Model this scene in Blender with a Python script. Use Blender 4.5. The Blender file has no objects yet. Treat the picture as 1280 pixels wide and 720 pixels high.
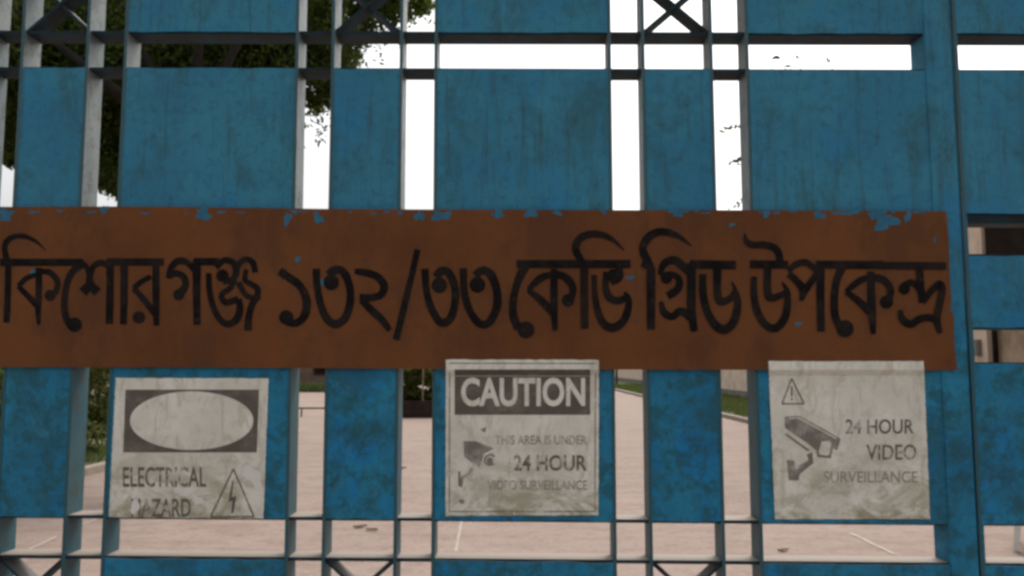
import bpy, bmesh, math, random
import numpy as np
from mathutils import Vector, Matrix
R = math.radians
random.seed(7); rng = np.random.default_rng(11)
S = bpy.context.scene
COL = S.collection

# ---------------------------------------------------------------- camera, sky, sun, exposure
CAM_H = 1.5                      # eye height; the gate's front is the plane y = 0, the camera 1.5 m before it
F = 1035.0                       # focal length in photo pixels (1280 wide)
FW = Vector((-0.00909874, 0.99543868, 0.09496866))
RT = Vector((0.99995578, 0.00928318, -0.00150054))
UP = Vector((0.00237531, -0.09495081, 0.99547913))
CAM = Vector((0, -1.5, CAM_H))
cd = bpy.data.cameras.new('camera'); cam = bpy.data.objects.new('camera', cd); COL.objects.link(cam)
cd.sensor_width = 36; cd.lens = F / 1280 * 36; cd.clip_start = 0.05; cd.clip_end = 2000
cam.matrix_world = Matrix(((RT.x, UP.x, -FW.x, CAM.x), (RT.y, UP.y, -FW.y, CAM.y), (RT.z, UP.z, -FW.z, CAM.z), (0, 0, 0, 1)))
S.camera = cam
SUN_EL, SUN_AZ = 54, 28          # the sun stands beyond the gate, behind thin cloud
w = bpy.data.worlds.new('World'); S.world = w; w.use_nodes = True
nt = w.node_tree; nt.nodes.clear()
sky = nt.nodes.new('ShaderNodeTexSky'); sky.sky_type = 'NISHITA'; sky.sun_disc = False
sky.sun_elevation = R(SUN_EL); sky.sun_rotation = R(SUN_AZ); sky.dust_density = 6; sky.air_density = 1.2
hs = nt.nodes.new('ShaderNodeHueSaturation'); hs.inputs['Saturation'].default_value = 0.12
bg = nt.nodes.new('ShaderNodeBackground'); bg.inputs['Strength'].default_value = 0.15
wo = nt.nodes.new('ShaderNodeOutputWorld')
nt.links.new(sky.outputs[0], hs.inputs['Color']); nt.links.new(hs.outputs[0], bg.inputs['Color']); nt.links.new(bg.outputs[0], wo.inputs['Surface'])
sd = bpy.data.lights.new('sun', 'SUN'); sd.energy = 1.1; sd.angle = R(16); sd.color = (1, 0.93, 0.84)
so = bpy.data.objects.new('sun', sd); COL.objects.link(so)
sv = Vector((math.sin(R(SUN_AZ)) * math.cos(R(SUN_EL)), math.cos(R(SUN_AZ)) * math.cos(R(SUN_EL)), math.sin(R(SUN_EL))))
so.rotation_euler = sv.to_track_quat('Z', 'Y').to_euler()
S.view_settings.view_transform = 'Standard'; S.view_settings.look = 'None'
S.view_settings.exposure = 0.45; S.view_settings.gamma = 1; S.view_settings.use_curve_mapping = False
S.render.engine = 'CYCLES'
S.cycles.filter_width = 3.0
S.cycles.max_bounces = 6

# ---------------------------------------------------------------- helpers
def at(px, py, Y=0.0):
    """world point at depth Y seen at photo pixel (px, py): used to read measurements off the photograph"""
    d = FW + RT * ((px - 640) / F) + UP * ((360 - py) / F)
    return CAM + d * ((Y + 1.5) / d.y)

class MB:
    def __init__(s): s.v = []; s.f = []
    def add(s, vs, fs):
        o = len(s.v); s.v += [tuple(v) for v in vs]; s.f += [tuple(i + o for i in f) for f in fs]
    def box(s, x0, x1, y0, y1, z0, z1):
        s.add([(x0,y0,z0),(x1,y0,z0),(x1,y1,z0),(x0,y1,z0),(x0,y0,z1),(x1,y0,z1),(x1,y1,z1),(x0,y1,z1)],
              [(0,3,2,1),(4,5,6,7),(0,1,5,4),(1,2,6,5),(2,3,7,6),(3,0,4,7)])
    def hexa(s, b, t):
        s.add(list(b) + list(t), [(0,3,2,1),(4,5,6,7),(0,1,5,4),(1,2,6,5),(2,3,7,6),(3,0,4,7)])
    def tube(s, pts, rad, n=8):
        pts = [Vector(p) for p in pts]; rings = []
        for i, p in enumerate(pts):
            d = (pts[min(i+1, len(pts)-1)] - pts[max(i-1, 0)]).normalized()
            a = d.cross(Vector((0, 0, 1)) if abs(d.z) < .9 else Vector((1, 0, 0))).normalized(); b = d.cross(a)
            r = rad[i] if isinstance(rad, (list, tuple)) else rad
            rings.append([p + (a * math.cos(6.28318*k/n) + b * math.sin(6.28318*k/n)) * r for k in range(n)])
        vs = [v for r_ in rings for v in r_]; fs = []
        for i in range(len(pts) - 1):
            for k in range(n):
                fs.append((i*n+k, i*n+(k+1) % n, (i+1)*n+(k+1) % n, (i+1)*n+k))
        fs.append(tuple(range(n))[::-1]); fs.append(tuple((len(pts)-1)*n+k for k in range(n)))
        s.add(vs, fs)
    def build(s, name, mat, parent=None, smooth=False, bevel=0):
        me = bpy.data.meshes.new(name); me.from_pydata(s.v, [], s.f); me.update()
        o = bpy.data.objects.new(name, me); COL.objects.link(o); me.materials.append(mat)
        if parent:
            o.parent = parent; o.matrix_parent_inverse = Matrix.Translation(-parent.location)
        if smooth:
            for p in me.polygons: p.use_smooth = True
        if bevel:
            m = o.modifiers.new('bevel', 'BEVEL'); m.width = bevel; m.segments = 2; m.limit_method = 'ANGLE'
        return o

def tag(o, label=None, cat=None, group=None, kind=None):
    if label: o['label'] = label
    if cat: o['category'] = cat
    if group: o['group'] = group
    if kind: o['kind'] = kind
    return o
def thing(name, label, cat, loc, group=None):
    o = bpy.data.objects.new(name, None); COL.objects.link(o); o.location = loc; o.empty_display_size = .1
    return tag(o, label, cat, group)

# ---- materials
def mat(name, rough=.6, metal=0, spec=.5):
    m = bpy.data.materials.new(name); m.use_nodes = True
    b = m.node_tree.nodes['Principled BSDF']; b.inputs['Roughness'].default_value = rough; b.inputs['Metallic'].default_value = metal
    b.inputs['Specular IOR Level'].default_value = spec
    return m, m.node_tree, b
def N(t, kind, **kw):
    n = t.nodes.new(kind)
    for k, v in kw.items():
        if k in n.inputs: n.inputs[k].default_value = v
        else: setattr(n, k, v)
    return n
def pos(t, scale=(1, 1, 1)):
    g = t.nodes.new('ShaderNodeNewGeometry'); m = N(t, 'ShaderNodeMapping'); m.inputs['Scale'].default_value = scale
    t.links.new(g.outputs['Position'], m.inputs['Vector']); return m.outputs[0]
def noise(t, scale, detail=5, rough=.6, vec=(1, 1, 1), dist=0):
    n = N(t, 'ShaderNodeTexNoise'); n.inputs['Scale'].default_value = scale; n.inputs['Detail'].default_value = detail
    n.inputs['Roughness'].default_value = rough; n.inputs['Distortion'].default_value = dist
    t.links.new(pos(t, vec), n.inputs['Vector']); return n.outputs['Fac']
def ramp(t, fac, a, b):
    n = N(t, 'ShaderNodeMapRange'); n.inputs['From Min'].default_value = a; n.inputs['From Max'].default_value = b
    t.links.new(fac, n.inputs['Value']); return n.outputs[0]
def mul(t, a, b):
    n = N(t, 'ShaderNodeMath', operation='MULTIPLY')
    for i, x in enumerate((a, b)):
        if isinstance(x, (int, float)): n.inputs[i].default_value = x
        else: t.links.new(x, n.inputs[i])
    return n.outputs[0]
def mix(t, fac, a, b):
    n = N(t, 'ShaderNodeMix', data_type='RGBA')
    if isinstance(fac, (int, float)): n.inputs[0].default_value = fac
    else: t.links.new(fac, n.inputs[0])
    for i, c in ((6, a), (7, b)):
        if isinstance(c, tuple): n.inputs[i].default_value = (*c, 1)
        else: t.links.new(c, n.inputs[i])
    return n.outputs[2]
def bump(t, b, h, strength=.3, dist=.002):
    n = N(t, 'ShaderNodeBump'); n.inputs['Strength'].default_value = strength; n.inputs['Distance'].default_value = dist
    t.links.new(h, n.inputs['Height']); t.links.new(n.outputs[0], b.inputs['Normal'])
def upness(t, lo=.6, hi=.9):
    g = t.nodes.new('ShaderNodeNewGeometry'); s_ = t.nodes.new('ShaderNodeSeparateXYZ')
    t.links.new(g.outputs['True Normal'], s_.inputs[0]); return ramp(t, s_.outputs[2], lo, hi)

def blue_paint():
    m, t, b = mat('blue_gate_paint', .6, spec=.16)
    hi = mix(t, ramp(t, noise(t, 5, 6), .40, .60), (.036, .202, .340), (.046, .242, .370))                      # greyer above the board: hazy sky glare put into the colour
    hi = mix(t, mul(t, ramp(t, noise(t, 7, 8, .68, (1, 1, .7)), .52, .66), .7), hi, (.024, .215, .440))
    hi = mix(t, mul(t, ramp(t, noise(t, 8, 10, .74, (1.4, 1, .8), .5), .51, .62), .5), hi, (.036, .110, .122))
    hi = mix(t, mul(t, ramp(t, noise(t, 9, 8, .7, (7, 1, .5)), .52, .66), .5), hi, (.040, .085, .086))
    lo = mix(t, ramp(t, noise(t, 5, 6), .40, .60), (.019, .195, .365), (.024, .235, .405))
    lo = mix(t, mul(t, ramp(t, noise(t, 8, 8, .68, (1, 1, .8)), .50, .62), .9), lo, (.009, .205, .520))          # fresher, bluer paint
    lo = mix(t, mul(t, ramp(t, noise(t, 7, 10, .76, (1.1, 1, .9), .6), .49, .60), .66), lo, (.026, .105, .125))  # splashed grime
    lo = mix(t, mul(t, ramp(t, noise(t, 22, 10, .8), .49, .57), .68), lo, (.022, .095, .115))
    c = mix(t, height_mix(t, 1.52, 1.74), lo, hi)
    c = mix(t, mul(t, ramp(t, noise(t, 60, 8, .8), .50, .66), .5), c, (.024, .095, .12))
    c = mix(t, mul(t, ramp(t, noise(t, 34, 9, .8, (1, 1, .6)), .58, .66), .55), c, (.040, .055, .045))
    c = mix(t, mul(t, ramp(t, noise(t, 24, 9, .75, (1, 1, .7)), .59, .66), .55), c, (.060, .26, .42))            # scuffs
    c = mix(t, ramp(t, noise(t, 21, 9, .78, (1, 1, .8)), .655, .70), c, (.050, .030, .018))                     # rust spots
    c = mix(t, mul(t, upness(t), .8), c, (.30, .245, .20))
    t.links.new(c, b.inputs['Base Color'])
    bump(t, b, noise(t, 70, 6, .7), .3, .0015)
    return m
def height_mix(t, z0, z1):
    g = t.nodes.new('ShaderNodeNewGeometry'); s_ = t.nodes.new('ShaderNodeSeparateXYZ'); t.links.new(g.outputs['Position'], s_.inputs[0])
    return ramp(t, s_.outputs[2], z0, z1)
def bar_paint():
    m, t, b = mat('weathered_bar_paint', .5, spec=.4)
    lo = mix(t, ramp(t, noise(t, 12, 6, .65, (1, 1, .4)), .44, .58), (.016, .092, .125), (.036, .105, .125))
    hi = mix(t, ramp(t, noise(t, 12, 6, .65, (1, 1, .4)), .42, .58), (.125, .170, .178), (.195, .225, .222))        # paler above the board: the sky's reflection put into the colour
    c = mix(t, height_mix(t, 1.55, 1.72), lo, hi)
    c = mix(t, mul(t, ramp(t, noise(t, 26, 9, .78), .51, .61), .7), c, (.055, .045, .032))
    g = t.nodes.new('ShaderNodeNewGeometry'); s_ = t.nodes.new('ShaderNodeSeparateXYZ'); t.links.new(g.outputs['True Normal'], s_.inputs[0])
    c = mix(t, mul(t, ramp(t, s_.outputs[1], -.6, -.9), .9), c, (.020, .092, .120))                              # street side edges set to dark teal
    c = mix(t, mul(t, upness(t), .85), c, (.34, .28, .23))                                                      # dust lying on top faces
    t.links.new(c, b.inputs['Base Color']); bump(t, b, noise(t, 90, 6, .7), .3, .001)
    return m
def rail_paint():
    m, t, b = mat('dark_rail_paint', .65, spec=.2)
    c = mix(t, ramp(t, noise(t, 18, 6, .65), .42, .58), (.008, .036, .052), (.012, .020, .026))
    c = mix(t, mul(t, upness(t), .85), c, (.34, .28, .23))
    t.links.new(c, b.inputs['Base Color']); bump(t, b, noise(t, 90, 6, .7), .3, .001)
    return m
def brown_paint():
    m, t, b = mat('brown_board_paint', .7, spec=.10)
    c = mix(t, ramp(t, noise(t, 4, 6), .40, .60), (.132, .051, .0205), (.176, .070, .0265))
    c = mix(t, mul(t, ramp(t, noise(t, 7, 8, .7, (1.2, 1, .7)), .50, .62), .6), c, (.098, .046, .023))
    c = mix(t, mul(t, ramp(t, noise(t, 8, 7, .7, (7, 1, .6)), .52, .66), .25), c, (.185, .068, .024))
    c = mix(t, mul(t, ramp(t, noise(t, 45, 9, .8), .52, .64), .4), c, (.080, .044, .029))
    c = mix(t, ramp(t, noise(t, 26, 9, .78), .69, .74), c, (.12, .12, .115))
    t.links.new(c, b.inputs['Base Color']); bump(t, b, noise(t, 60, 7, .7), .3, .0012)
    return m
def plain(name, c0, c1, scale=8, rough=.7, spec=.3, bs=.3, bd=.003, vec=(1, 1, 1), lo=.36, hi=.64):
    m, t, b = mat(name, rough, spec=spec)
    c = mix(t, ramp(t, noise(t, scale, 7, .65, vec), lo, hi), c0, c1)
    t.links.new(c, b.inputs['Base Color'])
    if bs: bump(t, b, noise(t, scale * 6, 5, .65, vec), bs, bd)
    return m
def sticker_mat(name='dirty_vinyl'):
    m, t, b = mat(name, .6, spec=.15)
    c = mix(t, ramp(t, noise(t, 12, 6), .40, .60), (.70, .71, .64), (.80, .81, .74))
    st = mul(t, height_mix(t, 1.40, 1.235), ramp(t, noise(t, 14, 10, .74, (1, 1, 1.5), .8), .44, .58))           # mould along the lower edge
    c = mix(t, mul(t, st, .85), c, (.27, .245, .13))
    c = mix(t, mul(t, ramp(t, noise(t, 15, 9, .75, (2.5, 1, .7), 1.2), .53, .60), .45), c, (.42, .40, .29))
    c = mix(t, mul(t, ramp(t, noise(t, 40, 9, .8), .50, .62), .5), c, (.53, .52, .455))
    c = mix(t, mul(t, ramp(t, noise(t, 19, 9, .75), .62, .66), .8), c, (.80, .80, .76))
    t.links.new(c, b.inputs['Base Color']); bump(t, b, noise(t, 25, 6, .6), .3, .002)
    return m
def print_mat(name, col, fade=(.68, .68, .62), lo=.54, hi=.66, scale=38):
    m, t, b = mat(name, .65, spec=.15)
    c = mix(t, ramp(t, noise(t, scale, 8, .75), lo, hi), col, fade)
    t.links.new(c, b.inputs['Base Color']); return m
def leaf_mat(name, c0, c1, trans=.35):
    m, t, b = mat(name, .55, spec=.25)
    c = mix(t, ramp(t, noise(t, 1.7, 4), .35, .65), c0, c1)
    c = mix(t, ramp(t, noise(t, 23, 3), .5, .75), c, tuple(x * 1.5 for x in c1))
    t.links.new(c, b.inputs['Base Color'])
    tr = N(t, 'ShaderNodeBsdfTranslucent'); t.links.new(c, tr.inputs['Color'])
    mx = N(t, 'ShaderNodeMixShader'); mx.inputs[0].default_value = trans
    t.links.new(b.outputs[0], mx.inputs[1]); t.links.new(tr.outputs[0], mx.inputs[2])
    t.links.new(mx.outputs[0], t.nodes['Material Output'].inputs['Surface'])
    return m

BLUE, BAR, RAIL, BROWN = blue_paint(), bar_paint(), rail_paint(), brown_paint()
CHIP = plain('exposed_blue_paint', (.024, .13, .23), (.04, .17, .27), 60, .6, .15, bs=0)
def ink_paint():
    m, t, b = mat('black_sign_paint', .75, spec=.08)
    c = mix(t, ramp(t, noise(t, 30, 6), .42, .58), (.0075, .0065, .007), (.017, .015, .0145))
    c = mix(t, mul(t, ramp(t, noise(t, 11, 8, .7, (1, 1, .7)), .52, .66), .5), c, (.036, .024, .017))           # thin, weathered paint
    c = mix(t, mul(t, ramp(t, noise(t, 48, 9, .8), .58, .66), .7), c, (.075, .038, .020))                       # flaked to the brown
    t.links.new(c, b.inputs['Base Color']); return m
INK = ink_paint()
VINYL = sticker_mat()
CONC = None

# ---------------------------------------------------------------- ground, road, verges
def concrete_road():
    m, t, b = mat('pinkish_concrete', .85, spec=.2)
    c = mix(t, ramp(t, noise(t, .35, 6), .35, .65), (.256, .188, .156), (.298, .224, .189))
    c = mix(t, mul(t, ramp(t, noise(t, 2.2, 9, .74, (.6, 1.4, 1), .4), .47, .58), .8), c, (.225, .157, .126))
    c = mix(t, mul(t, ramp(t, noise(t, 7, 9, .78), .51, .61), .6), c, (.17, .125, .10))
    c = mix(t, mul(t, ramp(t, noise(t, 24, 6, .75), .52, .66), .45), c, (.40, .32, .275))
    t.links.new(c, b.inputs['Base Color']); bump(t, b, noise(t, 30, 7, .7), .35, .006)
    return m
ROAD = concrete_road()
SOIL = plain('earth', (.13, .10, .065), (.19, .15, .10), 1.2, .95)
TURF = plain('turf', (.040, .052, .016), (.075, .088, .026), 1.5, .95, bs=.6, bd=.03)
KERB = plain('kerb_concrete', (.25, .20, .165), (.32, .26, .21), 6, .85)
JOINT = plain('joint_mortar', (.33, .275, .235), (.385, .33, .285), 9, .85)
def sheet(name, x0, x1, y0, y1, z, m, n=1):
    b = MB(); b.add([(x0,y0,z),(x1,y0,z),(x1,y1,z),(x0,y1,z)], [(0,1,2,3)])
    return tag(b.build(name, m), kind='structure')
sheet('ground', -400, 400, -200, 700, 0, SOIL)
sheet('road', -6, 6, -30, 110, .004, ROAD)
sheet('paved_court', -40, -6, 20.5, 110, .004, ROAD)
sheet('path', -30, -6.14, 13.6, 15.0, .13, KERB)
for nm, x0, x1, y0, y1 in (('lawn', -26, -6.14, 0.6, 13.6), ('lawn', -26, -6.14, 15.0, 20.5), ('grass_verge', 6.14, 9.98, 14, 100)):
    b = MB(); b.box(x0, x1, y0, y1, -.05, .12); tag(b.build(nm, TURF), kind='structure')
for sx in (-1, 1):
    b = MB(); b.box(sx*6.07-.07, sx*6.07+.07, (.6 if sx < 0 else 14), (20.5 if sx < 0 else 105), -.05, .125)
    tag(b.build('kerb', KERB, bevel=.02), kind='structure')
# expansion joints read off the slab: pale mortar lines running away from the gate
def joint(x0, y0, x1, y1, wd=.022):
    d = Vector((x1-x0, y1-y0, 0)).normalized(); n = Vector((-d.y, d.x, 0)) * wd
    b = MB(); k = 10; vs = []
    for i in range(k+1):
        p = Vector((x0, y0, .008)).lerp(Vector((x1, y1, .008)), i/k) + n * random.uniform(-.25, .25)
        q = random.uniform(.6, 1.2); vs += [p - n*q, p + n*q]
    b.add(vs, [(2*i, 2*i+2, 2*i+3, 2*i+1) for i in range(k)])
    tag(b.build('pavement_joint', JOINT), kind='structure')
def gp(px, py):
    d = FW + RT * ((px - 640) / F) + UP * ((360 - py) / F); p = CAM + d * (-CAM.z / d.z); return p.x, p.y
joint(*gp(34, 688.5), *gp(72, 671)); joint(*gp(103, 656), *gp(121, 649.5))
joint(*gp(1063, 667), *gp(1118, 694)); joint(*gp(577, 652), *gp(570, 690), .012)

# ---------------------------------------------------------------- the gate
SHEAR = -0.00764                 # the leaves sag by under half a degree
ZH = dict(H1=.6235, H2=.5524, H5=-.2706, H6=-.3408)
ZT, ZB, ZFLOOR = .6235 + .112, -.3408 - .112, -1.43
def gz(x, Z): return CAM_H + Z + SHEAR * x
def gbox(b, x0, x1, y0, y1, Z0, Z1):
    b.hexa([(x0,y0,gz(x0,Z0)),(x1,y0,gz(x1,Z0)),(x1,y1,gz(x1,Z0)),(x0,y1,gz(x0,Z0))],
           [(x0,y0,gz(x0,Z1)),(x1,y0,gz(x1,Z1)),(x1,y1,gz(x1,Z1)),(x0,y1,gz(x0,Z1))])
def panel(root, x0, x1, Z0, Z1):
    b = MB(); nx = max(3, int((x1-x0)/.03)); nz = max(3, int((Z1-Z0)/.03)); ph = [random.uniform(0, 6.28) for _ in range(4)]; ej = [random.gauss(0, .0007) for _ in range(nx+2)]
    def dent(u, v):
        e = min(1, 4*u*(1-u)) * min(1, 4*v*(1-v))
        return e * .0012 * (math.sin(5*u+ph[0]+3*v) + math.sin(7*v+ph[1]-4*u) * .7)
    for yy in (-.0032, -.0008):
        o = len(b.v)
        vs = [(x0+(x1-x0)*i/nx, yy + dent(i/nx, j/nz), gz(x0+(x1-x0)*i/nx, Z0+(Z1-Z0)*j/nz) + (ej[i] if j == 0 else (ej[-1-i] if j == nz else 0))) for j in range(nz+1) for i in range(nx+1)]
        fs = [(j*(nx+1)+i, j*(nx+1)+i+1, (j+1)*(nx+1)+i+1, (j+1)*(nx+1)+i) for j in range(nz) for i in range(nx)]
        b.add(vs, fs if yy < -.002 else [f[::-1] for f in fs])
    k = (nx+1)*(nz+1)
    ring = [i for i in range(nx+1)] + [j*(nx+1)+nx for j in range(1, nz+1)] + [nz*(nx+1)+i for i in range(nx-1, -1, -1)] + [j*(nx+1) for j in range(nz-1, 0, -1)]
    b.f += [(ring[i], ring[i]+k, ring[(i+1) % len(ring)]+k, ring[(i+1) % len(ring)]) for i in range(len(ring))]
    return b.build('panel', BLUE, root)
def brace(root, xa, Za, xb, Zb, y0, y1, th=.0055):
    b = MB(); a = Vector((xa, 0, gz(xa, Za))); c = Vector((xb, 0, gz(xb, Zb))); n = (c - a).normalized().cross(Vector((0, 1, 0))) * th / 2
    q = lambda p, y: (p.x, y, p.z)
    b.hexa([q(a-n, y0), q(a+n, y0), q(a+n, y1), q(a-n, y1)], [q(c-n, y0), q(c+n, y0), q(c+n, y1), q(c-n, y1)])
    b.build('brace', RAIL, root)
TH = .0058; DP = .0505
def leaf(root, bars, cols, x_lo, x_hi, midrails, zones):
    for x in bars:
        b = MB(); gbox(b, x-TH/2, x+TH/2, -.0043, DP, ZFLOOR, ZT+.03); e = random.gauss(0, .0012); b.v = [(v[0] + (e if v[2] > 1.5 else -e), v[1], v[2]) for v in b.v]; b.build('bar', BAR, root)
    for Z in [ZT, ZH['H1'], ZH['H2']] + midrails + [ZH['H5'], ZH['H6'], ZB, ZFLOOR+.03]:
        b = MB(); gbox(b, x_lo, x_hi, .0012, DP-.0013, Z-.003, Z+.003); b.build('rail', RAIL, root)
    for x0, x1, wide in cols:
        for Z0, Z1 in zones: panel(root, x0, x1, Z0, Z1)
        panel(root, x0, x1, ZFLOOR+.035, ZB)
        if wide:
            panel(root, x0, x1, ZH['H1'], ZT); panel(root, x0, x1, ZB+.001, ZH['H6'])
        else:
            for Za, Zb in ((ZH['H1']+.003, ZT-.003), (ZB+.003, ZH['H6']-.003)):
                brace(root, x0+.003, Za, x1-.003, Zb, .002, .040); brace(root, x0+.003, Zb, x1-.003, Za, .004, .044)
XL = [-.9300, -.8085, -.7383, -.4134, -.3476, -.2210, -.1539, .1671, .2307, .3579, .4243]
STX0, STX1 = .7530, .8014
L = thing('gate_leaf', 'blue steel gate leaf of plates and flat bars behind the brown lettered board', 'gate', (-.28, .02, .04), 'leaves of the blue gate')
barsL = [-1.3155, -.9955] + XL
colsL = [(-1.3155, -.9955, True), (XL[0], XL[1], False), (XL[2], XL[3], True), (XL[4], XL[5], False), (XL[6], XL[7], True), (XL[8], XL[9], False), (XL[10], STX0+.004, True)]
leaf(L, barsL, colsL, -1.36, STX0+.001, [.272, .196, .062, .006], [(.205, ZH['H2']), (ZH['H5'], .052)])
b = MB(); gbox(b, STX0, STX1, -.0062, .052, ZFLOOR-.02, ZT+.04); b.build('stile', BLUE, L, bevel=.0025)
b = MB(); gbox(b, -1.3635, -1.3215, -.0062, .052, ZFLOOR-.02, ZT+.04); b.build('stile', BLUE, L, bevel=.0025)
RL = thing('gate_leaf', 'blue steel gate leaf right of the board, two slots above and below its middle plate', 'gate', (1.45, .02, .04), 'leaves of the blue gate')
x = .8085; barsR = [x]; colsR = []
for k, wd in enumerate((.318, .066, .126, .066, .324, .066, .126)):
    if k % 2 == 0: colsR.append((x, x+wd, k % 4 == 0))
    x += wd; barsR.append(x)
leaf(RL, barsR, colsR, .8085, x, [.2845, .2065, .0765, .0105], [(.2835, ZH['H2']-.001), (.0755, .2055), (ZH['H5'], .0115)])
b = MB(); gbox(b, x+.004, x+.046, -.0062, .052, ZFLOOR-.02, ZT+.04); b.build('stile', BLUE, RL, bevel=.0025)
b = MB(); gbox(b, .8040, .8175, .0005, .0525, ZFLOOR-.01, ZT+.03); b.build('edge_angle', BLUE, RL)
b = MB(); gbox(b, .8180, x-.004, .0015, .047, .2660, .2812); b.build('rail', RAIL, RL)

# ---------------------------------------------------------------- the brown name board
BY = -.0125
bt = thing('name_board', 'long rust brown board hand lettered in black Bengali across the gate', 'sign board', (.15, -.008, 1.5))
top = [(-42, 258), (20, 258.5), (150, 258), (300, 259.5), (400, 261), (600, 262), (760, 262.5), (900, 262.5), (1050, 263), (1183, 264)]
right = [(1186, 300), (1187, 340), (1189.5, 375), (1188, 388), (1192, 393), (1193, 430), (1197, 462)]
bot = [(1170, 463), (1000, 462.5), (800, 462), (600, 461.5), (440, 460.5), (300, 459.5), (150, 459), (-42, 459)]
def outline(b, pts, y0, y1):
    n = len(pts); vs = [at(px, py, y0) for px, py in pts]
    b.add([(v.x, y0, v.z) for v in vs] + [(v.x, y1, v.z) for v in vs],
          [tuple(range(n))[::-1], tuple(range(n, 2*n))] + [(i, (i+1) % n, (i+1) % n + n, i + n) for i in range(n)])
b = MB(); outline(b, top + right + bot, BY, BY + .0022)
b.build('board_panel', BROWN, bt)
def blob(cx, cy, rx, ry, n=14, jag=.3, drip=0):
    pts = []; h = [random.uniform(0, 6.28) for _ in range(3)]
    for k in range(n):
        a = 6.28318*k/n; q = 1 + jag*(.6*math.sin(2*a+h[0]) + .5*math.sin(3*a+h[1]) + .4*math.sin(5*a+h[2])) + random.uniform(-jag, jag)*.35
        pts.append((cx + rx*q*math.cos(a), cy + ry*q*math.sin(a) + (drip*random.random() if math.sin(a) > .4 else 0)))
    return pts
def flat(b, pts, y):
    vs = [at(px, py, y) for px, py in pts]; b.add([(v.x, y, v.z) for v in vs], [tuple(range(len(vs)))])
b = MB()
for i, (cx, cy, rx, ry) in enumerate([(254, 268, 13, 8), (359, 274, 6, 8), (398, 273, 8, 7), (524, 270, 7, 7), (549, 270, 10, 8), (623, 267, 9, 6), (664, 266, 12, 6), (697, 266, 6, 4),
        (846, 266, 11, 5), (958, 267, 6, 5), (1024, 269, 8, 6), (1060, 266, 18, 3.5), (1107, 277, 15, 13), (1095, 268, 12, 6), (1135, 271, 5, 8), (6, 268, 12, 8), (130, 262, 7, 5),
        (372, 324, 4, 4), (402, 353, 4, 5), (998, 405, 4, 3.5), (788, 347, 7, 2.5), (42, 341, 4, 5), (1168, 300, 2, 4), (915, 281, 4, 3)] + [(random.uniform(0, 1180), random.uniform(263.5, 267), random.uniform(2, 9), random.uniform(1, 2.6)) for _ in range(34)]):
    b = MB(); flat(b, blob(cx, cy, rx*.8, ry*.85, 26, .42), BY - .0002 - i*1e-5); b.build('paint_chip', CHIP, bt)

# hand lettering: brush strokes (x, y, width) measured on six enlargements of the board
def crom(P, n=7):
    P = [np.array(p, float) for p in P]
    if len(P) == 2: return [P[0] + (P[1]-P[0])*k/4 for k in range(5)]
    Q = [2*P[0]-P[1]] + P + [2*P[-1]-P[-2]]; out = []
    for i in range(1, len(Q)-2):
        a, b_, c, d = Q[i-1:i+3]
        for k in range(n):
            u = k/n; out.append(.5*(2*b_ + (c-a)*u + (2*a-5*b_+4*c-d)*u*u + (3*b_-a-3*c+d)*u**3))
    return out + [P[-1]]
strokes = []; KW = .97
def ink(x0, *ss):
    for s in ss: strokes.append([(x0 + p[0]/4.8, 280 + p[1]/4.8, p[2]/4.8*KW) for p in s])
def dot(x0, cx, cy, r): strokes.append([(x0 + cx/4.8, 280 + cy/4.8, r*2/4.8*.95)])
ink(0, [(275,157,6),(215,105,22),(150,75,30),(85,75,34),(40,105,38),(27,150,36),(38,205,38),(48,260,40),(46,400,40),(42,520,42),(38,592,40)],
    [(0,230,46),(500,230,46)], [(225,300,24),(160,325,34),(110,372,32)], [(108,372,32),(160,425,36),(225,490,44)], [(232,262,40),(232,420,42),(228,520,36),(232,605,22)],
    [(225,285,30),(300,292,38),(345,350,38),(332,420,36)], [(500,236,46),(435,285,42),(398,370,42),(385,480,42),(395,560,44),(425,610,50)],
    [(495,236,40),(525,270,34),(538,330,36)], [(655,250,40),(605,232,40),(560,255,36),(540,310,38),(538,365,52)], [(540,365,50),(495,410,60)], [(540,365,50),(585,410,60)],
    [(660,235,46),(660,400,46),(655,600,46)], [(744,240,46),(744,400,46),(740,602,44)], [(640,228,46),(980,228,46)],
    [(905,315,30),(850,345,34),(800,385,34)], [(800,385,34),(860,450,38),(935,545,40)], [(935,240,44),(935,420,44),(938,610,36)])
dot(0, 300, 428, 36); dot(0, 447, 605, 47); dot(0, 833, 560, 40)
ink(180, [(0,228,46),(118,228,46)], [(140,325,24),(160,265,36),(205,222,42),(260,232,38),(305,280,36)], [(145,312,40),(195,296,40),(238,320,42),(248,370,44),(212,420,54)],
    [(317,212,50),(315,400,48),(318,605,44)], [(300,226,46),(450,226,46)], [(388,295,34),(392,400,36),(418,505,38),(462,580,40),(510,600,44),(556,570,46),(575,510,44),(568,448,36)],
    [(432,262,34),(480,218,38),(535,232,40),(553,285,40),(528,335,36),(475,338,50)], [(550,260,36),(600,214,36),(650,228,38),(668,290,36)], [(612,272,30),(605,335,32),(645,362,36),(682,392,38),(668,440,36),(610,425,34),(566,350,36)],
    [(548,330,34),(515,385,34),(465,425,34),(490,470,40),(565,450,38)], [(690,430,38),(650,480,40),(628,560,44),(624,640,46)])
dot(180, 470, 310, 40); dot(180, 208, 424, 36)
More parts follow.
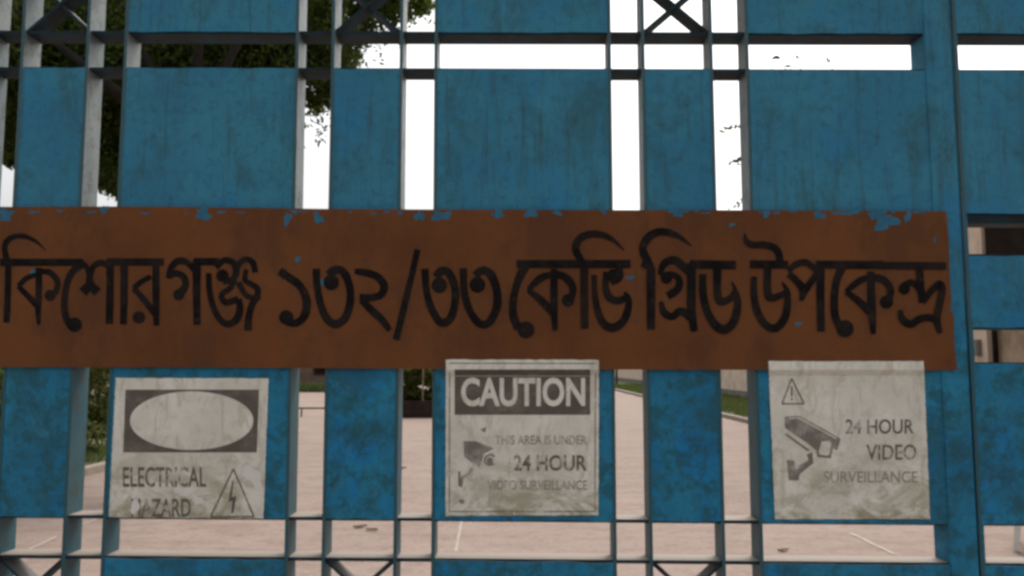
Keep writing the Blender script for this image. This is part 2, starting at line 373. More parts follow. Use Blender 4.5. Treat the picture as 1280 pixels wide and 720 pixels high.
ink(340, [(45,282,50),(100,320,50),(162,365,48),(200,430,50),(208,495,52),(188,560,50),(140,595,46),(88,588,44)],
    [(265,268,46),(270,370,44),(292,485,46),(332,572,48),(385,600,54),(440,560,50),(468,475,48),(465,375,48),(430,290,50),(380,275,50),(338,305,54)],
    [(496,283,34),(560,292,46),(630,315,46),(672,370,48),(652,425,46),(590,442,44),(526,442,46)], [(535,455,44),(600,520,46),(660,575,46),(706,638,34)], [(873,152,36),(840,300,38),(802,455,40),(766,605,42),(744,694,42)])
dot(340, 355, 350, 50); dot(340, 85, 560, 46)
ink(480, [(245,268,46),(255,400,44),(286,510,46),(340,590,50),(395,570,50),(425,480,48),(425,385,48),(392,298,50),(345,280,50),(312,320,54)],
    [(476,266,46),(480,400,46),(510,510,46),(570,595,48),(630,590,50),(676,500,50),(676,400,50),(642,305,54),(592,278,50),(545,310,54)])
dot(480, 332, 368, 50); dot(480, 560, 365, 50)
ink(630, [(75,240,50),(760,240,52)], [(132,240,64),(85,340,46),(56,450,46),(56,550,50),(88,630,54)], [(300,300,34),(220,325,46),(145,395,30)], [(145,395,32),(220,455,46),(292,530,52)],
    [(300,270,42),(300,500,46),(306,640,30)], [(285,295,40),(365,318,48),(412,380,46),(402,455,40)], [(722,158,6),(660,100,26),(590,65,40),(510,62,44),(450,92,46),(430,150,46),(458,212,46),(482,255,50)],
    [(482,250,50),(482,400,50),(484,628,46)], [(540,305,34),(545,420,36),(562,520,44),(600,600,50),(655,622,54),(710,590,50),(742,520,46),(748,450,36),(722,408,16)],
    [(690,255,44),(690,320,48),(640,350,44)], [(612,285,36),(610,380,42),(632,440,48),(682,460,46),(740,440,40)])
dot(630, 133, 635, 54); dot(630, 384, 458, 40); dot(630, 655, 310, 42)
ink(780, [(407,132,6),(340,82,28),(270,52,44),(200,50,50),(142,85,52),(112,150,48),(140,220,52),(165,285,52)], [(105,238,34),(165,262,52)], [(162,260,54),(162,430,54),(162,632,50)],
    [(215,305,26),(240,240,46),(300,216,50),(352,252,50),(395,295,46)], [(222,318,44),(280,300,34),(330,330,42),(322,390,48),(262,432,46)], [(222,465,26),(240,530,46),(290,555,44),(340,522,46),(400,562,50)],
    [(405,235,58),(404,400,54),(405,520,54),(422,645,42)], [(395,242,52),(672,246,54)], [(473,300,44),(475,420,46),(502,530,48),(552,610,54),(610,632,56),(662,580,52),(682,480,46),(668,400,30),(646,345,8)],
    [(560,250,52),(560,400,48),(576,462,52),(632,450,42),(672,400,36)])
dot(780, 255, 325, 36)
ink(900, [(148,55,8),(160,105,36),(200,125,42),(270,125,44),(330,145,46),(356,190,46),(360,245,46)], [(180,242,50),(410,244,50)], [(204,315,36),(205,430,42),(226,530,46),(280,610,48),(340,622,52),(390,560,48),(405,470,44),(402,400,34),(372,348,10)],
    [(285,250,48),(285,400,48),(302,442,48),(362,430,40),(402,405,36)], [(412,285,30),(450,246,40),(510,230,42),(562,262,40),(600,300,36)], [(412,300,40),(455,335,44),(498,395,52),(488,460,26)], [(500,410,48),(545,350,42),(578,300,36)],
    [(605,225,52),(603,400,50),(607,645,46)], [(575,242,46),(980,244,48)])
ink(1020, [(60,246,46),(782,252,46)], [(158,255,52),(122,350,46),(110,450,46),(115,550,48),(142,612,48)], [(330,315,32),(255,345,42),(182,405,30)], [(182,405,32),(260,465,46),(332,535,52)],
    [(330,285,44),(335,500,50),(345,660,30)], [(318,322,42),(400,332,46),(447,390,44),(440,455,42)], [(530,368,40),(580,352,42),(630,400,46),(636,465,40)], [(620,262,46),(630,380,46),(640,472,44)],
    [(640,470,40),(690,405,42),(742,360,46),(757,400,46),(738,500,46),(726,572,46),(746,655,30)], [(505,515,26),(520,572,46),(570,600,48),(622,570,46),(682,562,44),(735,585,40)])
dot(1020, 175, 628, 54); dot(1020, 424, 468, 42); dot(1020, 530, 388, 36)
b = MB()
for i, s in enumerate(strokes):
    y = BY - .0006 - i*1.6e-5
    if len(s) == 1:
        cx, cy, d = s[0]; flat(b, [(cx + d/2*math.cos(k*.39270), cy + d/2*math.sin(k*.39270)) for k in range(16)], y); continue
    C = crom(s); Lft, Rgt = [], []
    for k, p in enumerate(C):
        d = C[min(k+1, len(C)-1)] - C[max(k-1, 0)]; d = d[:2] / (np.linalg.norm(d[:2]) + 1e-9)
        wv = max(p[2], 1) / 2 * (1 + random.uniform(-.04, .04)); n = np.array([-d[1], d[0]]) * wv
        Lft.append(p[:2] + n); Rgt.append(p[:2] - n)
    vs = [at(p[0], p[1], y) for q in zip(Lft, Rgt) for p in q]
    b.add([(v.x, y, v.z) for v in vs], [(2*k, 2*k+1, 2*k+3, 2*k+2) for k in range(len(C)-1)])
b.build('lettering', INK, bt)

# ---------------------------------------------------------------- the three stickers
def bilerp(q, u, v):
    (ax, ay), (bx, by), (cx, cy), (dx, dy) = q           # TL TR BR BL
    return ((ax*(1-u)+bx*u)*(1-v) + (dx*(1-u)+cx*u)*v, (ay*(1-u)+by*u)*(1-v) + (dy*(1-u)+cy*u)*v)
class Sticker:
    """a printed sheet stuck to the gate; crop pixel (cx, cy) -> photo pixel -> point on the sheet"""
    def __init__(s, name, label, ox, oy, sc, quad, ysurf):
        s.ox, s.oy, s.sc, s.ys = ox, oy, sc, ysurf; s.quad = [(ox + a/sc, oy + c/sc) for a, c in quad]
        c = at(*bilerp(s.quad, .5, .5)); s.root = thing(name, label, 'warning sign', (c.x, -.006, c.z), 'warning stickers on the gate')
        b = MB(); nx, nz = 24, 110; g = []
        for lay in (0, .0006):
            for j in range(nz+1):
                for i in range(nx+1):
                    px, py = bilerp(s.quad, i/nx, j/nz)
                    if i in (0, nx) or j in (0, nz): px += random.uniform(-.5, .5); py += random.uniform(-.5, .5)
                    p = at(px, py, s.y(py)); g.append((p.x, s.y(py) + lay, p.z))
        k = (nx+1)*(nz+1); fs = [(j*(nx+1)+i, (j+1)*(nx+1)+i, (j+1)*(nx+1)+i+1, j*(nx+1)+i+1) for j in range(nz) for i in range(nx)]
        ring = [i for i in range(nx+1)] + [j*(nx+1)+nx for j in range(1, nz+1)] + [nz*(nx+1)+i for i in range(nx-1, -1, -1)] + [j*(nx+1) for j in range(nz-1, 0, -1)]
        b.add(g, fs + [tuple(i + k for i in f[::-1]) for f in fs] + [(ring[i], ring[(i+1) % len(ring)], ring[(i+1) % len(ring)]+k, ring[i]+k) for i in range(len(ring))])
        b.build('sheet', VINYL, s.root, smooth=False)
    def y(s, py): return s.ys(py)
    def p(s, cx, cy, lift):
        px, py = s.ox + cx/s.sc, s.oy + cy/s.sc; a = at(px, py, s.y(py) - lift); return (a.x, s.y(py) - lift, a.z)
    def poly(s, b, pts, lift=.0003): b.add([s.p(x, y, lift) for x, y in pts], [tuple(range(len(pts)))])
    def band(s, name, m, x0, x1, y0, y1, sk=0, lift=.0003):
        b = MB(); k = 70
        b.add([s.p(x + sk*i/k, y0 + (y1-y0)*i/k, lift) for i in range(k+1) for x in (x0, x1)], [(2*i, 2*i+1, 2*i+3, 2*i+2) for i in range(k)]); b.build(name, m, s.root)
    def words(s, name, m, *a, **k):
        b = MB(); s.text(b, *a, **k); b.build(name, m, s.root)
    def line(s, b, pts, wd, lift=.0003):
        for k, ((ax, ay), (bx, by)) in enumerate(zip(pts, pts[1:])):
            d = math.hypot(bx-ax, by-ay); nx, ny = -(by-ay)/d*wd/2, (bx-ax)/d*wd/2; m = max(1, int(d/40))
            L_ = lift + k*1e-5
            vs = []
            for i in range(m+1):
                u = i/m; x, y = ax+(bx-ax)*u, ay+(by-ay)*u; vs += [s.p(x+nx, y+ny, L_), s.p(x-nx, y-ny, L_)]
            b.add(vs, [(2*i, 2*i+1, 2*i+3, 2*i+2) for i in range(m)])
    def text(s, b, txt, x0, y0, x1, y1, bold=0, lift=.0004, skew=0):
        cu = bpy.data.curves.new('t', 'FONT'); cu.body = txt; cu.offset = bold; cu.resolution_u = 4
        o = bpy.data.objects.new('t', cu); COL.objects.link(o)
        me = bpy.data.meshes.new_from_object(o.evaluated_get(bpy.context.evaluated_depsgraph_get()))
        xs = [v.co.x for v in me.vertices]; ys = [v.co.y for v in me.vertices]; ax, bx, ay, by = min(xs), max(xs), min(ys), max(ys)
        b.add([s.p(x0 + (v.co.x-ax)/(bx-ax)*(x1-x0) + skew*(1-(v.co.y-ay)/(by-ay)), y1 - (v.co.y-ay)/(by-ay)*(y1-y0), lift) for v in me.vertices], [tuple(p.vertices) for p in me.polygons])
        bpy.data.objects.remove(o); bpy.data.curves.remove(cu); bpy.data.meshes.remove(me)

PR_GREY = print_mat('faded_grey_print', (.120, .105, .092), (.22, .20, .17), .46, .68, 22)
PR_DARK = print_mat('faded_dark_print', (.155, .135, .112), (.64, .63, .57), .52, .65, 34)
PR_PALE = print_mat('faint_print', (.32, .295, .25), (.66, .65, .58), .50, .64, 30)
LIGHT = sticker_mat('pale_print')
PR_ICON = print_mat('faded_icon_print', (.20, .182, .162), (.48, .465, .42), .47, .66, 16)
TORN = plain('paper_residue', (.70, .70, .68), (.78, .78, .76), 30, .8, bs=0)
# 1: electrical hazard
st = Sticker('hazard_sticker', 'dirty square electrical hazard sticker with an empty oval in a dark band', 125, 455, 3.43, [(68,60),(722,62),(700,662),(38,657)], lambda py: -.0048)
st.band('header_band', PR_GREY, 109, 682, 110, 379, -10)
b = MB(); st.poly(b, [(393+265*math.cos(a*.13090), 243+126*math.sin(a*.13090)) for a in range(48)], .0006); b.build('oval', LIGHT, st.root)
st.words('lettering', PR_DARK, 'ELECTRICAL', 98, 441, 456, 528, .016); st.words('lettering', PR_DARK, 'HAZARD', 134, 577, 390, 656, .018)
b = MB(); st.line(b, [(572,450),(474,655),(660,655),(572,450)], 7); b.build('warning_triangle', PR_DARK, st.root)
b = MB(); st.poly(b, [(566,500),(574,502),(564,572),(584,566),(572,640),(562,640),(568,586),(550,592)], .0004); b.build('lightning_bolt', PR_GREY, st.root)
for k_, (cx, cy, rx, ry) in enumerate(((640,470,34,30),(358,552,20,13),(420,585,28,16),(150,612,18,34),(672,500,26,40))):
    b = MB(); st.poly(b, blob(cx, cy, rx, ry, 16, .25), .0007 + k_*5e-5); b.build('paper_residue', TORN, st.root)
# 2: caution
st = Sticker('caution_sticker', 'square caution sticker with a dark header, lapping onto the board above it', 545, 440, 3.35, [(42,32),(682,33),(680,684),(40,686)], lambda py: -.0137 if py < 462 else -.0137 + .0085*min(1, (py-462)/8))
st.band('header_band', PR_GREY, 78, 646, 73, 263)
st.words('header_lettering', LIGHT, 'CAUTION', 105, 107, 625, 228, .03, .0006)
b = MB(); st.line(b, [(57,47),(668,48),(666,668),(56,668),(57,47)], 4); b.build('border_line', PR_DARK, st.root)
st.words('small_lettering', PR_PALE, 'THIS AREA IS UNDER', 247, 349, 632, 388, .016); st.words('small_lettering', PR_PALE, 'VIDEO SURVEILLANCE', 215, 537, 634, 578, .016)
st.words('lettering', PR_DARK, '24 HOUR', 325, 431, 632, 498, .024)
b = MB(); st.poly(b, [(115,374),(168,374),(242,404),(200,426),(184,482),(118,440)]); b.build('camera_drawing', PR_ICON, st.root); b = MB()
st.line(b, [(245,438),(228,428),(208,440),(204,462),(220,474),(244,468)], 8); b.build('lens_ring', PR_ICON, st.root); b = MB(); st.poly(b, [(226+13*math.cos(k*.524), 455+14*math.sin(k*.524)) for k in range(12)], .0004); b.build('lens', PR_ICON, st.root); b = MB(); st.line(b, [(150,486),(140,510),(110,525),(104,565)], 12); st.line(b, [(98,500),(98,560)], 10); b.build('camera_mount', PR_ICON, st.root)
for q_ in ([(185,325),(212,312),(205,338)], [(98,615),(122,622),(112,638),(96,630)]): b = MB(); st.poly(b, q_, .0004); b.build('print_remnant', PR_ICON, st.root)
# 3: video surveillance
st = Sticker('camera_sticker', 'square sticker with a bullet camera drawing and a small warning triangle', 950, 440, 3.274, [(35,38),(670,38),(696,683),(62,685)], lambda py: -.0139 if py < 462.5 else -.0139 + .0087*min(1, (py-462.5)/7))
b = MB(); st.line(b, [(130,108),(90,212),(180,212),(130,108)], 6); st.line(b, [(130,140),(130,182)], 7, .0004); st.line(b, [(130,190),(130,198)], 7, .0004); b.build('warning_triangle', PR_DARK, st.root)
st.words('lettering', PR_DARK, '24 HOUR', 350, 275, 630, 335, .014); st.words('lettering', PR_DARK, 'VIDEO', 435, 378, 640, 442, .014)
st.words('small_lettering', PR_PALE, 'SURVEILLANCE', 260, 488, 645, 535, .008)
b = MB(); st.poly(b, [(100,264),(165,262),(330,355),(316,402),(298,394),(290,435),(235,430),(230,402),(192,372),(102,310)])
st.line(b, [(105,336),(200,404)], 9); st.poly(b, [(110,442),(140,445),(145,472),(200,442),(190,420),(214,410),(218,455),(162,500),(158,526),(118,524)]); b.build('pictogram', PR_ICON, st.root)
b = MB(); st.line(b, [(118,272),(160,270),(312,354)], 5, .0006); b.build('hood_highlight', LIGHT, st.root)
b = MB(); st.poly(b, [(150+9*math.cos(k*.524), 470+9*math.sin(k*.524)) for k in range(12)], .0006); b.build('bracket_highlight', LIGHT, st.root)
b = MB(); st.poly(b, [(252,366),(284,364),(292,374),(284,418),(274,424),(244,420),(240,408)], .0006); b.build('lens_window', LIGHT, st.root)

# ---------------------------------------------------------------- trees, shrubs
BARK = plain('bark', (.010, .008, .006), (.022, .017, .013), 6, .9, bs=.8, bd=.02, vec=(1, 1, .25))
LEAF_D = leaf_mat('dark_tree_leaf', (.022, .040, .008), (.105, .150, .026), .45)
LEAF_S = leaf_mat('shrub_leaf', (.060, .080, .018), (.150, .155, .038), .42)
LEAF_G = leaf_mat('grass_blade', (.06, .085, .02), (.12, .14, .04), .35)
def leaf_cards(C, size, asp=.45, droop=.4, rg=rng):
    n = len(C); th = rg.uniform(0, 2*np.pi, n); el = rg.normal(-droop, .5, n)
    d = np.stack([np.cos(th)*np.cos(el), np.sin(th)*np.cos(el), np.sin(el)], 1)
    r = rg.normal(size=(n, 3)); s = np.cross(d, r); s /= np.linalg.norm(s, axis=1)[:, None]
    L_ = (size * rg.uniform(.65, 1.3, n))[:, None]; W_ = L_ * asp
    V = np.stack([C - d*L_/2, C + s*W_/2 - d*L_*.08, C + d*L_/2, C - s*W_/2 - d*L_*.08], 1)
    return V.reshape(-1, 3)
def quads(name, V, m, parent=None):
    n = len(V)//4; me = bpy.data.meshes.new(name); me.vertices.add(len(V)); me.vertices.foreach_set('co', V.astype(np.float32).ravel())
    me.loops.add(4*n); me.loops.foreach_set('vertex_index', np.arange(4*n, dtype=np.int32)); me.polygons.add(n)
    me.polygons.foreach_set('loop_start', np.arange(0, 4*n, 4, dtype=np.int32)); me.update(calc_edges=True); me.validate()
    me.materials.append(m); o = bpy.data.objects.new(name, me); COL.objects.link(o)
    if parent: o.parent = parent; o.matrix_parent_inverse = Matrix.Translation(-parent.location)
    return o
def in_clump(c, r, n, flat_=.85, rg=rng):
    """points in sub-clusters inside a ball so that gaps stay between them"""
    k = max(5, n//70); a = rg.normal(size=(k, 3)); a /= np.linalg.norm(a, axis=1)[:, None]; a *= (rg.uniform(.1, 1, k)**.5)[:, None]*r
    idx = rg.integers(0, k, n); p = a[idx] + rg.normal(size=(n, 3))*r*.13; p[:, 2] *= flat_
    return p + np.array(c)
# the large dark tree, left beyond the gate
TY = 12.0; mpp = (TY+1.5)/F
base = Vector((*gp(245, 617), 0)); base.z = .1
T = thing('shade_tree', 'large dark leafy tree overhanging the upper left of the gate', 'tree', base)
clumps = [(-150,-60,190,0), (60,-160,210,1.5), (260,-220,210,1), (410,-130,120,0), (30,60,120,0), (110,100,95,-.6), (120,190,46,0), (165,160,60,.5), (20,140,60,.4), (225,40,115,0), (330,35,85,-.5),
          (388,50,58,.2), (440,5,62,0), (398,110,34,.3), (505,-5,42,0), (-110,110,100,0), (290,130,70,.5), (470,-80,80,.8), (60,30,110,2.2), (200,110,90,2), (420,70,30,.3), (115,150,60,-.9), (190,70,75,-1.3), (285,55,75,-1.3), (340,75,42,-1.2), (400,40,55,-.8), (138,195,36,-.8), (150,225,26,-.6), (5,185,30,-.5), (128,212,24,-.9), (140,165,45,.8), (100,60,90,-1), (250,60,90,-1), (350,70,50,-.9), (160,60,110,1.2), (30,150,45,-.6), (10,90,80,-1), (135,100,60,1.6), (-20,30,120,2.5), (330,-40,110,1.5)]
trunk = MB(); fork = base + Vector((-.35, .3, 4.5))
trunk.tube([base - Vector((0,0,.2)), base + Vector((-.02,.02,.5)), base + Vector((-.1,.1,1.8)), fork], [.34, .25, .22, .16], 12)
CENT = []
for px, py, r, dy in clumps:
    c = at(px, py, TY + dy); CENT.append((c, r*mpp))
    if r < 105 or dy < 0: continue
    mid = fork.lerp(c, .5) + Vector((random.uniform(-.2,.2), random.uniform(-.2,.2), .25))
    trunk.tube([fork - Vector((0,0,.3)), mid, c], [.08, .04, .015], 7)
trunk.build('trunk', BARK, T, smooth=True)
P = [in_clump(c, r, int(2200 + 3900*r*r)) for c, r in CENT]
# drooping sprays along the lower edge of the crown
for px, py, dx, ln in ((402,110,0,75), (388,100,-3,60), (410,120,6,40), (375,120,0,70), (396,120,3,60), (452,60,6,30), (470,40,10,40), (498,25,8,30), (520,5,16,26), (12,170,-2,40), (131,200,2,50), (140,205,6,40), (505,40,-4,22)):
    for k in range(int(ln*.55)):
        u = random.random(); c = at(px + dx*u + random.gauss(0, 5*(1-u*.4)), py + ln*u, TY + random.gauss(0, .15)); P.append(np.array([c]))
P = np.concatenate(P)
quads('crown', leaf_cards(P, .105, .42, .5), LEAF_D, T)
# slender tree on the right: mostly behind the plates, a few sprays show beside and above them
S2 = thing('slender_tree', 'slender sparse tree whose thin sprays peek out by the upper right plate', 'tree', (*gp(1060, 600), .1)); b2 = S2.location.copy()
tb = MB(); cen = at(1045, 175, 12); tb.tube([b2 - Vector((0,0,.15)), b2.lerp(cen, .5) + Vector((.08,0,0)), cen], [.09, .06, .03], 8)
P = [in_clump(at(1045, 170, 12), .55, 700), in_clump(at(1000, 190, 12), .4, 350), in_clump(at(1090, 150, 12.4), .45, 400)]
for (ax, ay, bx, by, n) in ((985,160,905,161,5), (990,185,908,206,7), (985,235,914,259,7), (1000,120,970,70,2), (1010,120,995,71,2), (1050,120,1036,75,2), (985,120,962,82,2), (1000,125,986,79,1)):
    a, c = at(ax, ay, 12), at(bx, by, 12); m = a.lerp(c, .6) + Vector((0, 0, .06)); tb.tube([cen, a, m, c], [.014, .009, .007, .004], 5)
    for k in range(n*2 if n > 3 else n):
        u = .7 + .3*random.random() if n > 3 else .95 + .05*random.random(); p = m.lerp(c, (u-.6)/.4) + Vector((random.gauss(0,.02), 0, random.gauss(0,.02))); P.append(np.array([p]))
tb.build('trunk', BARK, S2, smooth=True); quads('crown', leaf_cards(np.concatenate(P), .13, .42, .1), LEAF_D, S2)

def shrub(name, label, loc, r, h, n, size, m=LEAF_S, group=None, stems=5, cat='shrub'):
    t_ = thing(name, label, cat, loc, group); z0 = loc[2]; sb = MB(); P = []
    for k in range(stems):
        a = 6.283*k/stems + random.random(); q = Vector((loc[0] + r*.55*math.cos(a), loc[1] + r*.55*math.sin(a), z0 + h*random.uniform(.55, .85)))
        sb.tube([(loc[0]+.04*math.cos(a), loc[1]+.04*math.sin(a), z0-.05), q], [.02, .006], 5)
        P.append(in_clump(q, min(r, h)*.5, n//(stems+1)))
    P.append(in_clump((loc[0], loc[1], z0 + h*.45), min(r, h)*.6, n//(stems+1))); P.append(in_clump((loc[0], loc[1], z0 + h*.2), r*.75, n//3, .4)); P = np.concatenate(P); P[:, 2] = np.maximum(P[:, 2], z0 + .01)
    sb.build('stem', BARK, t_); quads('foliage', leaf_cards(P, size, .45, .2), m, t_); return t_
G = 'shrubs along the left lawn'
shrub('garden_shrub', 'broad dense shrub right behind the pale path, nearest the hazard sticker', (-8.85, 15.7, .12), 1.0, 2.0, 8000, .09, group=G)
shrub('garden_shrub', 'tall olive shrub behind the pale path, right end of the left row', (-9.6, 18.3, .12), 1.2, 2.4, 4600, .09, group=G)
shrub('garden_shrub', 'tall dark shrub standing behind the broad dense shrub', (-8.3, 19.2, .12), 1.1, 2.1, 2400, .09, LEAF_D, G)
shrub('garden_shrub', 'dark shrub at the far left edge beyond the gate', (-9.5, 13.2, .12), .9, 1.9, 3800, .09, LEAF_D, G)
shrub('garden_shrub', 'round shrub left of the trunk on the left lawn', (-12.4, 16.0, .12), 1.2, 2.4, 2400, .09, group=G)
shrub('low_bush', 'knee high bush by the kerb in front of the pale path', (-6.72, 11.2, .12), .42, .60, 1800, .06, group='low plants by the left kerb', cat='bush')
shrub('low_bush', 'low green bush at the left edge of the view', (-7.5, 10.4, .12), .5, .55, 900, .06, group='low plants by the left kerb', cat='bush')
# planter with tall plants
PL = thing('planter', 'dark brick planter box standing on the pale road', 'planter', (-2.95, 24.0, .004))
DARKB = plain('dark_planter', (.022, .014, .012), (.05, .03, .024), 5, .85)
b = MB(); b.box(-4.05, -2.0, 23.3, 23.45, .0, .50); b.box(-4.05, -2.0, 24.75, 24.9, .0, .50); b.box(-4.05, -3.9, 23.45, 24.75, .0, .50); b.box(-2.15, -2.0, 23.45, 24.75, .0, .50); b.build('box', DARKB, PL)
b = MB(); b.box(-3.898, -2.152, 23.452, 24.748, .0, .44); b.build('soil', SOIL, PL)
shrub('planter_shrub', 'yellow green shrub in the dark planter, left of the pale stake', (-3.4, 24.1, .44), .75, 1.3, 12000, .095, group='plants in the dark planter')
shrub('planter_shrub', 'yellow green shrub in the dark planter, right of the pale stake', (-2.6, 24.1, .44), .6, 1.25, 9000, .095, group='plants in the dark planter')
b = MB(); b.tube([(-2.93, 23.62, .40), (-2.9, 23.6, 2.2)], [.03, .026], 8); tag(b.build('stake', plain('bamboo', (.22, .19, .12), (.30, .26, .17), 9)), 'thin pale stake standing in the dark planter', 'stake')
# grass blades on the verges
def grass(name, x0, x1, y0, y1, n, h):
    P = np.stack([rng.uniform(x0, x1, n), rng.uniform(y0, y1, n), np.full(n, .12)], 1); th = rng.uniform(0, 6.283, n)
    s = np.stack([np.cos(th), np.sin(th), 0*th], 1)*.018; hh = h*rng.uniform(.5, 1.3, n); tip = P + np.stack([rng.normal(0, .05, n), rng.normal(0, .05, n), hh], 1)
    V = np.stack([P - s, P + s, tip + s*.15, tip - s*.15], 1).reshape(-1, 3); return tag(quads(name, V, LEAF_G), kind='stuff')
grass('grass', 6.2, 9.6, 18, 60, 16000, .16); grass('grass', -12, -6.2, 5, 20.3, 11000, .14)

# ---------------------------------------------------------------- walls and buildings
CREAM = plain('cream_plaster', (.60, .46, .35), (.80, .65, .53), 2.2, .85, bs=.3)
TAN = plain('tan_plaster', (.32, .225, .15), (.50, .37, .26), 2.2, .85, bs=.3)
GREY = plain('grey_plinth', (.16, .15, .135), (.24, .22, .19), 2.5, .9)
DARK = plain('dark_interior', (.012, .009, .007), (.030, .021, .015), 2, .9, spec=.05, bs=0)
WOOD = plain('dark_frame', (.04, .028, .02), (.07, .05, .035), 4, .7)
RBR = plain('brown_wall', (.15, .105, .075), (.21, .15, .11), 1.5, .9)
CW = thing('compound_wall', 'long cream plastered wall with grey plinth beyond the right verge', 'wall', (10.1, 57, 0))
b = MB(); b.box(10, 10.22, 24.5, 90, .42, 2.6); b.build('wall', CREAM, CW)
b = MB(); b.box(9.94, 10.28, 24.5, 90, -.05, .42); b.build('plinth', GREY, CW)
b = MB(); b.box(9.93, 10.29, 24.5, 90, 2.6, 2.7); b.build('coping', CREAM, CW)
CB = thing('control_building', 'cream two storey building with dark window openings, right of the road', 'building', (12.5, 16, 0))
b = MB(); b.box(9.6, 16, 8, 24, -.05, 6.2); b.build('wall', TAN, CB)
for y0 in (15.45, 12.9, 10.3, 18.2, 20.8, 23.2):
    b = MB(); b.box(9.5, 9.6, y0, y0+.85, -.05, 6.2); b.build('pier', CREAM, CB)
    if y0 > 20.9: continue
ys = [8.0, 10.3, 12.9, 15.45, 18.2, 20.8, 23.2]
for a, c in zip(ys, ys[1:]):
    a2 = a + (.85 if a > 8 else 0)
    f_ = MB(); f_.box(9.55, 9.597, a2+.1, c-.06, 3.3, 5.1); f = f_.build('window', WOOD, CB)
    p_ = MB(); p_.box(9.53, 9.548, a2+.16, c-.08, 3.36, 5.04); p_.build('pane', DARK, f)
b = MB(); b.box(9.3, 16.2, 7.8, 24.2, 6.2, 6.4); b.build('roof_slab', CREAM, CB)
b = MB(); b.box(9.45, 9.597, 16.31, 18.19, 2.75, 2.9); b.build('ledge', CREAM, CB)
b = MB(); b.tube([(9.52, 15.2, -.02), (9.52, 15.2, 3.2)], .055, 8); b.build('drain_pipe', DARK, CB)
b = MB(); b.box(9.4, 9.497, 15.65, 15.85, 1.72, 2.05); tag(b.build('meter_box', GREY, bevel=.015), 'small grey box fixed on the cream pier of the building', 'meter box')
BH = thing('brown_house', 'low brown house far beyond the left side of the road', 'house', (-15.5, 55, 0))
b = MB(); b.box(-24, -9.2, 52, 60, -.05, 3.2); b.build('wall', RBR, BH)
b = MB(); b.add([(-24.5,51.4,3.2),(-8.7,51.4,3.2),(-8.7,60.6,3.2),(-24.5,60.6,3.2),(-24.5,56,4.6),(-8.7,56,4.6)], [(0,1,5,4),(2,3,4,5),(0,4,3),(1,2,5),(0,3,2,1)]); b.build('roof', plain('rusty_roof', (.10,.055,.035), (.16,.09,.06), 2), BH)
f_ = MB(); f_.box(-13.3, -12.1, 51.93, 51.997, 1.0, 2.2); f = f_.build('window', WOOD, BH); p_ = MB(); p_.box(-13.2, -12.2, 51.9, 51.927, 1.1, 2.1); p_.build('pane', DARK, f)
b = MB(); P = np.stack([rng.uniform(-17, -7.2, 5200), rng.normal(49, .35, 5200), rng.uniform(0, .55, 5200)], 1)
tag(quads('hedge', leaf_cards(P, .14, .5, .1), LEAF_D), 'dark clipped hedge before the brown house', 'hedge')
P = np.stack([rng.uniform(-16, -7.0, 9000), rng.normal(19.7, .22, 9000), .1 + rng.uniform(0, 1, 9000)*(1.75 + .25*np.sin(np.arange(9000)))], 1)
tag(quads('hedge', leaf_cards(P, .15, .5, .2), LEAF_D), 'tall dark hedge closing the left lawn behind the shrubs', 'hedge')
LR = thing('pipe_barrier', 'low dark pipe barrier across the left side of the road', 'barrier', (-5.6, 23.9, .004))
b = MB(); b.tube([(-6.75, 23.9, .26), (-4.55, 23.9, .26)], .025, 8); b.build('rail', WOOD, LR)
for x_ in (-6.65, -4.65): b = MB(); b.tube([(x_, 23.9, .0), (x_, 23.9, .25)], .025, 8); b.build('leg', WOOD, LR)
b = MB(); p_ = Vector((*gp(771, 483), 0)); b.tube([p_, p_ + Vector((0, 0, 2.1))], [.09, .08], 8); tag(b.build('road_post', WOOD), 'thin dark post far down the road edge', 'post')
b = MB(); P = np.concatenate([in_clump((x_, 150 + random.uniform(-8, 8), random.uniform(1.5, 5)), random.uniform(2.5, 4.5), 420) for x_ in np.linspace(-130, 130, 60)]); P[:, 2] = np.abs(P[:, 2])
tag(quads('distant_trees', leaf_cards(P, .8, .6, .1), LEAF_D), kind='stuff')

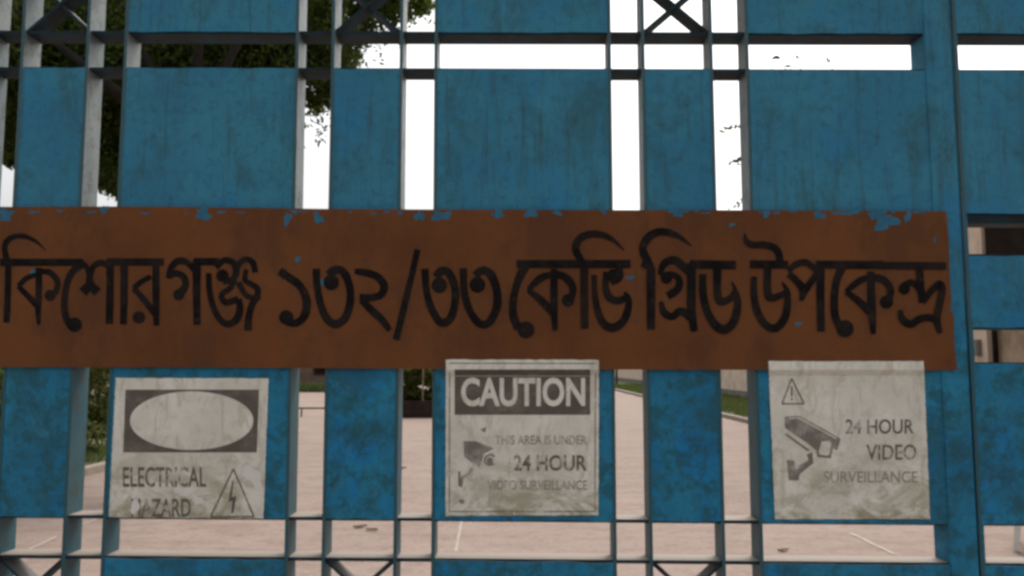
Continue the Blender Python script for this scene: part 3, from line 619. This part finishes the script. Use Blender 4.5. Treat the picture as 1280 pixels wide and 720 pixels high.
# ---------------------------------------------------------------- small things on the road
fx, fy = gp(1270, 690)
CH = thing('plastic_chair', 'white plastic chair standing on the road by the right edge', 'chair', (fx, fy, .004))
WHT = plain('white_plastic', (.62, .60, .56), (.70, .68, .64), 6, .4, bs=0)
def leg(x0, y0, x1, y1, h=.42):
    b = MB(); b.hexa([(x0-.018,y0-.018,.004),(x0+.018,y0-.018,.004),(x0+.018,y0+.018,.004),(x0-.018,y0+.018,.004)], [(x1-.034,y1-.03,h),(x1+.034,y1-.03,h),(x1+.034,y1+.03,h),(x1-.034,y1+.03,h)]); b.build('leg', WHT, CH, bevel=.006)
leg(fx, fy, fx+.045, fy+.03); leg(fx+.5, fy, fx+.455, fy+.03); leg(fx, fy+.48, fx+.05, fy+.44); leg(fx+.5, fy+.48, fx+.45, fy+.44)
b = MB(); b.box(fx+.01, fx+.49, fy+.0, fy+.47, .42, .45); b.build('seat', WHT, CH, bevel=.012)
b = MB(); b.hexa([(fx+.03,fy+.44,.452),(fx+.47,fy+.44,.452),(fx+.47,fy+.47,.452),(fx+.03,fy+.47,.452)], [(fx+.06,fy+.54,.86),(fx+.44,fy+.54,.86),(fx+.44,fy+.565,.86),(fx+.06,fy+.565,.86)]); b.build('backrest', WHT, CH, bevel=.01)
for xx in (fx+.0, fx+.46):
    b = MB(); b.box(xx, xx+.045, fy+.04, fy+.5, .64, .665); b.box(xx+.005, xx+.04, fy+.05, fy+.09, .452, .639); b.build('armrest', WHT, CH, bevel=.008)
CH.rotation_euler.z = -.54
DRY = plain('dry_leaf', (.055, .032, .018), (.10, .06, .03), 20, .8, bs=0)
def dry(px, py, ln, wd, ang, label):
    x_, y_ = gp(px, py); b = MB(); c, s_ = math.cos(ang), math.sin(ang); vs = []
    for i in range(9):
        u = i/8 - .5; ww = wd*(1 - (2*u)**2)*.5 + .002
        for q in (-1, 0, 1): X_, Y_ = u*ln, q*ww + .12*ln*math.sin(u*5); vs.append((x_ + X_*c - Y_*s_, y_ + X_*s_ + Y_*c, .012 + .010*abs(q) + .03*ln*abs(u)))
    b.add(vs, [(3*i+j, 3*i+j+1, 3*i+j+4, 3*i+j+3) for i in range(8) for j in range(2)])
    o = b.build('fallen_leaf', DRY, smooth=True); m = o.modifiers.new('s', 'SOLIDIFY'); m.thickness = .002; tag(o, label, 'leaf', 'dry leaves on the road')
dry(450, 660, .13, .06, .3, 'dry leaf on the road, left of a touching pair below the third blue plate')
dry(465, 664, .12, .05, -.5, 'dry leaf on the road, right of a touching pair below the third blue plate')
dry(979, 690, .10, .05, .1, 'dry leaf on the road, under the camera sticker')
dry(504, 586, .13, .07, .7, 'lone dry leaf on the road, left of the caution sticker')
